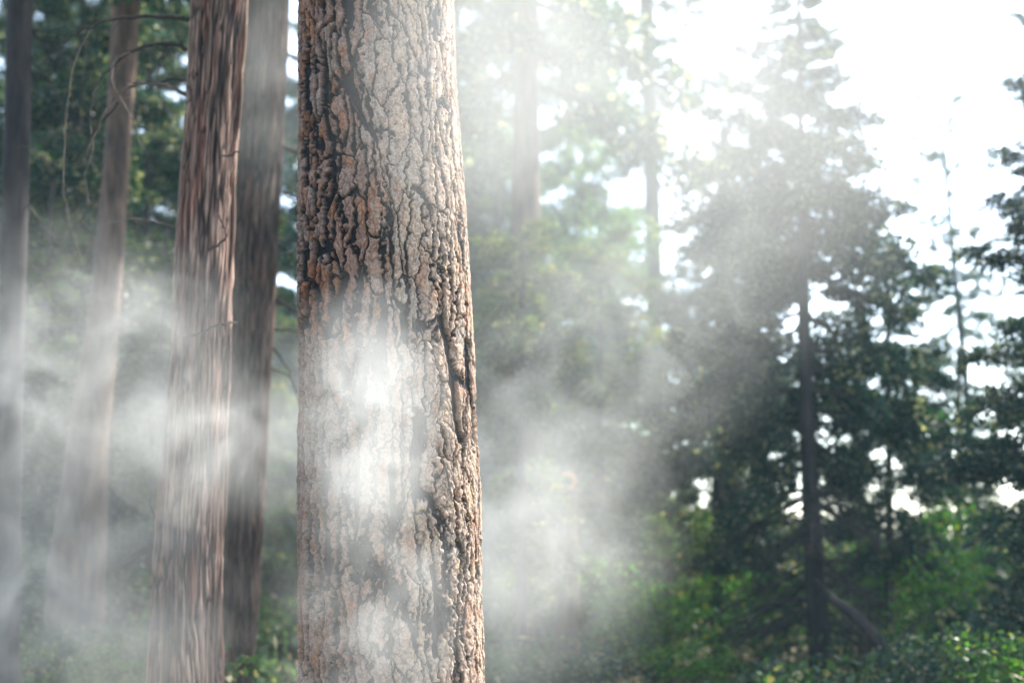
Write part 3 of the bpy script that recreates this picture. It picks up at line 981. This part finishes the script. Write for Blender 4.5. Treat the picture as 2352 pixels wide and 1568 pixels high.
GR = 'conifers standing in the hazy background'
protoA = far_proto('dark dense conifer behind the leaning trunk on the left', 330, 19, 13.5, 2.5, 'cedar', M_DARKLEAF, GR, 125)
protoB = far_proto('dark fir behind the dark cedar trunk', 540, 30, 14, 2.6, 'fir', M_DARKLEAF, GR, 125)
protoC = far_proto('olive fir low in the smoke left of the big pine', 560, 17, 6.5, 1.6, 'fir', M_MIDLEAF, GR, 80)
spots = [  # px, Y, proto, scale, label
    (150, 17.5, protoA, 0.95, 'dark conifer between the left border trunk and the leaning trunk'),
    (-60, 21, protoB, 1.0, 'dark conifer cut by the left border behind the leftmost trunk'),
    (40, 27, protoA, 1.3, 'tall dark conifer far behind the leftmost trunk'),
    (230, 30, protoB, 1.4, 'far dark fir with sky glinting through, left background'),
    (400, 36, protoB, 1.15, 'dark fir directly behind the sunlit cedar'),
    (500, 33, protoA, 1.4, 'far dark conifer behind both cedars'),
    (330, 15.5, protoC, 0.8, 'low olive fir in smoke left of the sunlit cedar'),
    (60, 16, protoC, 0.9, 'low olive fir at the lower left corner'),
    (1130, 31, protoB, 1.25, 'pale hazy fir just right of the big pine'),
    (1010, 24, protoA, 1.1, 'hazy conifer partly hidden behind the big pine right side'),
    (1290, 36, protoA, 1.35, 'pale hazy conifer behind the straight smoky trunk'),
    (1480, 30, protoC, 0.95, 'low hazy fir behind the foot of the slender pine'),
    (1760, 30, protoC, 0.75, 'low hazy fir behind the cone shaped conifer'),
    (2290, 26, protoC, 0.5, 'low fir behind the right border evergreen'),
    (1880, 31, protoC, 0.55, 'low fir straight behind the cone shaped conifer trunk'),
    (1990, 24, protoC, 0.45, 'low fir right of the cone shaped conifer foot'),
    (1560, 40, protoC, 0.8, 'small far fir under the white sky right of the slender pine'),
    (1400, 44, protoB, 0.8, 'far pale fir left of the slender pine'),
    (700, 38, protoB, 1.2, 'far fir glimpsed between the dark cedar and the big pine'),
    (1960, 44, protoC, 0.9, 'small pale fir far behind the gappy evergreen'),
    (860, 34, protoB, 1.3, 'far fir hidden mostly behind the big pine'),
]
for px, Y, pr, s, lab in spots:
    p = P(px, 1271, Y)
    copy_tree(pr, p.x, Y, rng.uniform(0, 6.28), s, lab)

# ------------------------------------------------------------------ low plants covering the floor
def undergrowth():
    rg = np.random.default_rng(77)
    P_, D_, K_ = [], [], []
    for i in range(520):
        y = 9 + 36 * rg.uniform(0, 1) ** 0.8
        x = rg.uniform(-0.5, 0.5) * y * 1.05
        h = rg.uniform(0.25, 1.1) * (0.6 + y / 50)
        r = rg.uniform(0.35, 0.8)
        n = 190
        q = rg.normal(0, 0.45, (n, 3)) * np.array([r, r, 0]) + np.array([x, y, 0])
        q[:, 2] = gz(x, y) + h * rg.uniform(0, 1, n) ** 0.7
        P_.append(q); D_.append(rg.normal(0, 1, (n, 3)) + np.array([0, 0, .3])); K_.append(np.full(n, rg.uniform(0, 1)))
    v, f = leaf_quads(np.concatenate(P_), np.concatenate(D_), 0.10, 0.03, rg)
    ob = link('undergrowth', quads_mesh('undergrowth', v, f, rg, np.concatenate(K_)), M_MIDLEAF)
    tag(ob, 'low olive green plants covering the forest floor', kind='stuff')
undergrowth()

for x, y, s, lab in [(-9, 3, 1.1, 'unseen conifer added for shade beside the viewpoint on the left'), (-13, 9, 1.2, 'unseen conifer added for shade outside the left border'), (-7, -5, 1.2, 'unseen conifer added for shade behind the viewpoint to the left'),  # conifers left of and behind the viewpoint are unseen, added to cut ambient light
                    (0.5, -7, 1.2, 'unseen conifer added for shade straight behind the viewpoint'), (7, -5, 1.1, 'unseen conifer added for shade behind the viewpoint to the right'), (-15, -3, 1.3, 'unseen tall conifer added for shade behind the viewpoint far to the left'), (-4, -12, 1.3, 'unseen tall conifer added for shade well behind the viewpoint'),
                    (11.5, 21, 1.1, 'conifer just outside the right border, level with the gappy evergreen'), (9.6, 16.5, 0.8, 'conifer just outside the right border, nearer than the other there'), (13.5, 24, 1.2, 'tall conifer outside the right border, farther back')]:
    copy_tree(protoA if x < 0 else protoB, x, y, rng.uniform(0, 6.28), s, lab)

# light green broadleaf tree
def leafy_mesh(name, rg, n, blobs, L, W):
    P_, D_, K_ = [], [], []
    for (c, r) in blobs:
        m = int(n * r[0] * r[1] * r[2] / sum(b[1][0] * b[1][1] * b[1][2] for b in blobs))
        d = rg.normal(0, 1, (m, 3)); d /= np.linalg.norm(d, axis=1, keepdims=True)
        q = d * np.array(r) * (rg.uniform(0.25, 1.0, m) ** 0.45)[:, None]
        # break into clumps
        k = noise3(q[:, 0] / 0.22 + c[0] * 3, q[:, 1] / 0.22 + 9, q[:, 2] / 0.16 + c[2] * 3, 3)
        keep = k > -0.12
        q, d, k = q[keep], d[keep], k[keep]
        P_.append(q + np.array(c)); D_.append(d * np.array([1, 1, 0.4]) + rg.normal(0, 0.7, d.shape)); K_.append(np.clip(0.5 + k * 0.7, 0, 1))
    P_ = np.concatenate(P_); D_ = np.concatenate(D_); K_ = np.concatenate(K_)
    v, f = leaf_quads(P_, D_, L, W, rg)
    return quads_mesh(name, v, f, rg, K_)

def bush_proto(seed, w, h, n, L=0.075, W=0.026):
    rg = np.random.default_rng(seed)
    rp = random.Random(seed)
    blobs = [((rg.uniform(-w, w) * 0.6, rg.uniform(-w, w) * 0.5, rg.uniform(0.25, 0.85) * h), (rg.uniform(0.25, 0.5) * w, rg.uniform(0.25, 0.5) * w, rg.uniform(0.12, 0.26) * h)) for _ in range(11)]
    t = Tubes()
    for c, r in blobs:
        for _ in range(2):
            e = np.array(c) + rg.normal(0, 0.6, 3) * np.array(r)
            t.add(bend((rg.uniform(-.08, .08), rg.uniform(-.08, .08), -0.1), e, sag=0.08, wob=0.07, n=7, rg=rp), np.linspace(0.016, 0.004, 7), 5)
    return t.mesh('stem'), leafy_mesh('bush_foliage', rg, n, blobs, L, W)

BP = [bush_proto(500 + i, 1.1, 2.1, 4200) for i in range(4)]
def bush(px, Y, top_py, wsc, matl, label, group='leafy shrubs of the undergrowth', k=None):
    p = P(px, 1271, Y)
    z = gz(p.x, Y)
    h = max(0.5, P(px, top_py, Y).z - z)
    root = tree_root('shrub', p.x, Y, z, label, 'shrub', group)
    root.rotation_euler = (0, 0, rng.uniform(0, 6.28))
    st, fo = BP[rng.integers(0, 4) if k is None else k]
    s = h / 2.1
    root.scale = (wsc, wsc, s)
    link('stem', st, M_TWIG, root)
    link('foliage', leaf_copy(fo, matl), matl, root)

BUSH = [
    (1500, 16.5, 1250, 1.0, M_BRIGHT, 'bright green leafy shrub beside the short sunlit trunk'),
    (1640, 18.5, 1300, 0.9, M_BRIGHT, 'vivid green shrub under the bare drooping branches'),
    (1590, 14.0, 1465, 0.6, M_BRIGHT, 'low vivid green shrub left of the cone shaped conifer foot'),
    (1420, 19, 1140, 1.1, M_OLIVE, 'tall dull olive shrub left of the bright green shrub'),
    (1300, 17, 1270, 1.0, M_OLIVE, 'smoky olive shrub at the foot of the dead snag'),
    (1180, 14, 1440, 0.9, M_MIDLEAF, 'brownish shrub low beside the big pine right edge'),
    (1390, 13, 1450, 0.8, M_DARKLEAF, 'dark low shrub at the lower edge left of the bright ones'),
    (1760, 20, 1290, 1.1, M_DARKLEAF, 'dark shrub just left of the cone shaped conifer trunk'),
    (1780, 13.5, 1490, 0.7, M_DARKLEAF, 'dark shrub at the lower edge left of the conifer trunk'),
    (1990, 19, 1170, 1.0, M_BRIGHT, 'green shrub in half shade right of the conifer trunk'),
    (2130, 19, 1110, 1.1, M_BRIGHT, 'tall sunlit green shrub catching light below the sky gaps'),
    (2060, 16, 1400, 0.9, M_DARKLEAF, 'dark shrub above the leaning dead trunk'),
    (2240, 15, 1190, 1.0, M_BRIGHT, 'deep green shrub near the right border'),
    (2180, 12, 1430, 0.7, M_DARKLEAF, 'dark shrub right of the leaning dead trunk'),
    (2330, 11, 1380, 0.7, M_BRIGHT, 'green shrub in the lower right corner'),
    (1960, 11.5, 1510, 0.55, M_DARKLEAF, 'low dark shrub under the leaning dead trunk'),
    (1660, 24, 1190, 1.3, M_OLIVE, 'hazy olive shrub behind the thick dark trunk'),
    (1880, 26, 1200, 1.3, M_MIDLEAF, 'hazy shrub behind the cone shaped conifer trunk'),
    (640, 16, 1330, 0.8, M_BRIGHT, 'green shrub seen between the dark cedar and the big pine'),
    (620, 21, 1180, 1.2, M_YOUNG, 'pale green shrub behind the foot of the dark cedar'),
    (300, 14, 1400, 0.8, M_MIDLEAF, 'olive shrub between the leaning trunk and the sunlit cedar'),
    (330, 19, 1180, 1.1, M_YOUNG, 'pale smoky shrub left of the sunlit cedar'),
    (270, 12, 1480, 0.6, M_BRIGHT, 'small green shrub low between the left trunks'),
    (60, 13, 1420, 0.8, M_MIDLEAF, 'smoky olive shrub in the lower left corner'),
    (100, 18, 1250, 1.1, M_MIDLEAF, 'olive shrub behind the leftmost trunk'),
    (1240, 23, 1180, 1.2, M_YOUNG, 'pale green shrub behind the straight smoky trunk'),
    (1100, 19, 1260, 1.0, M_MIDLEAF, 'olive shrub half hidden by the big pine right edge'),
    (1520, 25, 1070, 1.3, M_OLIVE, 'hazy olive shrub below the slender pine'),
    (2080, 26, 1225, 1.3, M_MIDLEAF, 'hazy shrub behind the gappy evergreen foot'),
    (2300, 22, 1120, 1.2, M_DARKLEAF, 'dark shrub behind the right border evergreen'),
    (470, 24, 1200, 1.3, M_MIDLEAF, 'olive shrub behind the sunlit cedar foot'),
    (800, 18, 1300, 1.2, M_MIDLEAF, 'olive shrub hidden behind the big pine foot'),
]
for b in BUSH: bush(*b)

def light_tree():
    Y = 25
    rg = np.random.default_rng(900)
    root, S = mk_tree('fresh light green broadleaf tree glowing in the haze behind the straight trunk', [(600, 1330, 1342), (1000, 1322, 1340)], Y, ztop(420, Y), 0.02, M_TRUNK, 'broadleaf_tree')
    blobs = [((rg.uniform(-1.2, 1.2), rg.uniform(-0.9, 0.9), rg.uniform(3.5, 9.2)), (rg.uniform(0.5, 0.9), rg.uniform(0.5, 0.8), rg.uniform(0.4, 0.7))) for _ in range(24)]
    link('crown', leafy_mesh('crown', rg, 15000, blobs, 0.10, 0.035), M_YOUNG, root)
    t = Tubes()
    for c, r in blobs:
        t.add(bend((0, 0, max(1.5, c[2] - 1.6)), c, sag=0.05, wob=0.05, n=6), np.linspace(0.03, 0.008, 6), 5)
    link('branch', t.mesh('branch'), M_TWIG, root)
light_tree()

# ------------------------------------------------------------------ smoke
def smoke(label, px, py, Y, hw, hh, hd, ang, dens, nscale=1.3, thr=0.45, top=0.72, seed=0.0, aniso=0.35, stretch=(1, 1, 1), soft=1.0):
    """drifting smoke: a closed shell filled with uneven scattering smoke; hw, hh in photo px, hd in metres"""
    c = P(px, py, Y)
    k = Y / F
    m, n, o = new_mat('smoke')
    N, L = n.nodes.new, n.links.new
    tc = N('ShaderNodeTexCoord')
    ln = N('ShaderNodeVectorMath'); ln.operation = 'LENGTH'
    L(tc.outputs['Object'], ln.inputs[0])
    fo = N('ShaderNodeMapRange'); fo.interpolation_type = 'SMOOTHSTEP'
    fo.inputs['From Min'].default_value = 1.0; fo.inputs['From Max'].default_value = 1.0 - soft
    fo.inputs['To Min'].default_value = 0.0; fo.inputs['To Max'].default_value = 1.0
    L(ln.outputs['Value'], fo.inputs[0])
    ge = N('ShaderNodeNewGeometry')
    mp = N('ShaderNodeMapping')
    mp.inputs['Location'].default_value = (seed * 3.1, seed * 1.7, seed * 2.3)
    mp.inputs['Rotation'].default_value = (0, ang, 0)
    mp.inputs['Scale'].default_value = tuple(nscale * s for s in stretch)
    L(ge.outputs['Position'], mp.inputs[0])
    nz = N('ShaderNodeTexNoise')
    nz.inputs['Scale'].default_value = 1.0
    nz.inputs['Detail'].default_value = 4.0
    nz.inputs['Roughness'].default_value = 0.55
    nz.inputs['Distortion'].default_value = 1.1
    L(mp.outputs[0], nz.inputs['Vector'])
    mr = N('ShaderNodeMapRange'); mr.interpolation_type = 'SMOOTHSTEP'
    mr.inputs['From Min'].default_value = thr; mr.inputs['From Max'].default_value = top
    mr.inputs['To Min'].default_value = 0.10
    L(nz.outputs[0], mr.inputs[0])
    mu = N('ShaderNodeMath'); mu.operation = 'MULTIPLY'
    L(mr.outputs[0], mu.inputs[0]); L(fo.outputs[0], mu.inputs[1])
    m2 = N('ShaderNodeMath'); m2.operation = 'MULTIPLY'; m2.inputs[1].default_value = dens
    L(mu.outputs[0], m2.inputs[0])
    pv = N('ShaderNodeVolumePrincipled')
    pv.inputs['Color'].default_value = (0.955, 0.965, 0.935, 1)
    pv.inputs['Anisotropy'].default_value = aniso
    L(m2.outputs[0], pv.inputs['Density'])
    L(pv.outputs[0], o.inputs['Volume'])
    import bmesh
    bm = bmesh.new(); bmesh.ops.create_icosphere(bm, subdivisions=3, radius=1.0)
    me = bpy.data.meshes.new('smoke'); bm.to_mesh(me); bm.free()
    ob = link('smoke', me, m)
    ob.location = c
    ob.scale = (hw * k, hd, hh * k)
    ob.rotation_euler = (0, ang, 0)
    tag(ob, label, kind='stuff')
    return ob

SM = [
  # label, px, py, Y, hw, hh, hd, ang, density, noise scale, thr, top, seed
  ('dense white smoke puff before the middle of the big pine', 845, 950, 5.0, 240, 390, 0.45, 0.06, 4.0, 4.0, 0.37, 0.70, 1.4),
  ('thinner smoke before the foot of the big pine', 850, 1420, 5.0, 300, 380, 0.45, 0.1, 1.9, 4.0, 0.40, 0.70, 5.4),
  ('pale smoke veil over the upper right of the big pine', 1110, 120, 5.2, 420, 640, 0.5, 0.15, 1.0, 1.2, 0.15, 0.75, 2),
  ('thick smoke bank drifting over the left trunks', 180, 880, 6.8, 620, 480, 0.8, 0.45, 1.5, 2.6, 0.40, 0.72, 3),
  ('smoke crossing the two cedar trunks', 510, 1020, 7.0, 300, 210, 0.5, 0.1, 1.5, 3.2, 0.40, 0.70, 4),
  ('smoke puff in the lower left corner', 150, 1380, 6.9, 520, 400, 0.8, 0.3, 1.2, 2.6, 0.40, 0.70, 5),
  ('thin blue grey smoke veil before the top of the dark cedar', 620, 180, 9.7, 150, 420, 0.5, 0.0, 0.42, 1.6, 0.25, 0.70, 12),
  ('bright sunlit smoke hanging behind the two cedar trunks', 520, 1000, 14.5, 420, 430, 1.5, 0.1, 0.6, 1.4, 0.34, 0.70, 11),
  ('bright smoke pouring out right of the big pine foot', 1200, 1260, 8.6, 420, 460, 1.2, 0.35, 1.15, 2.2, 0.36, 0.72, 6),
  ('long smoke streak rising diagonally to the upper right', 1330, 830, 11.0, 760, 470, 1.6, -0.62, 0.55, 1.8, 0.36, 0.74, 7.7),
  ('broad faint smoke veil before the right hand treetops', 1580, 250, 12.0, 1050, 720, 1.8, 0.0, 0.32, 0.6, 0.0, 0.85, 8),
]
for a in SM: smoke(*a)

# ------------------------------------------------------------------ haze
def haze():
    m, n, o = new_mat('haze')
    pv = n.nodes.new('ShaderNodeVolumePrincipled')
    pv.inputs['Color'].default_value = (0.50, 0.83, 0.98, 1)
    pv.inputs['Density'].default_value = 0.0013
    pv.inputs['Anisotropy'].default_value = 0.2
    n.links.new(pv.outputs[0], o.inputs['Volume'])
    x0, x1, y0, y1, z0, z1 = -160, 160, -130, 190, -3, 25
    v = [(x, y, z) for x in (x0, x1) for y in (y0, y1) for z in (z0, z1)]
    f = [(0, 1, 3, 2), (4, 6, 7, 5), (0, 4, 5, 1), (2, 3, 7, 6), (0, 2, 6, 4), (1, 5, 7, 3)]
    me = mesh_np('haze', v, f, False)
    ob = link('haze', me, m)
    tag(ob, 'thin smoky haze filling the forest air', kind='stuff')
haze()
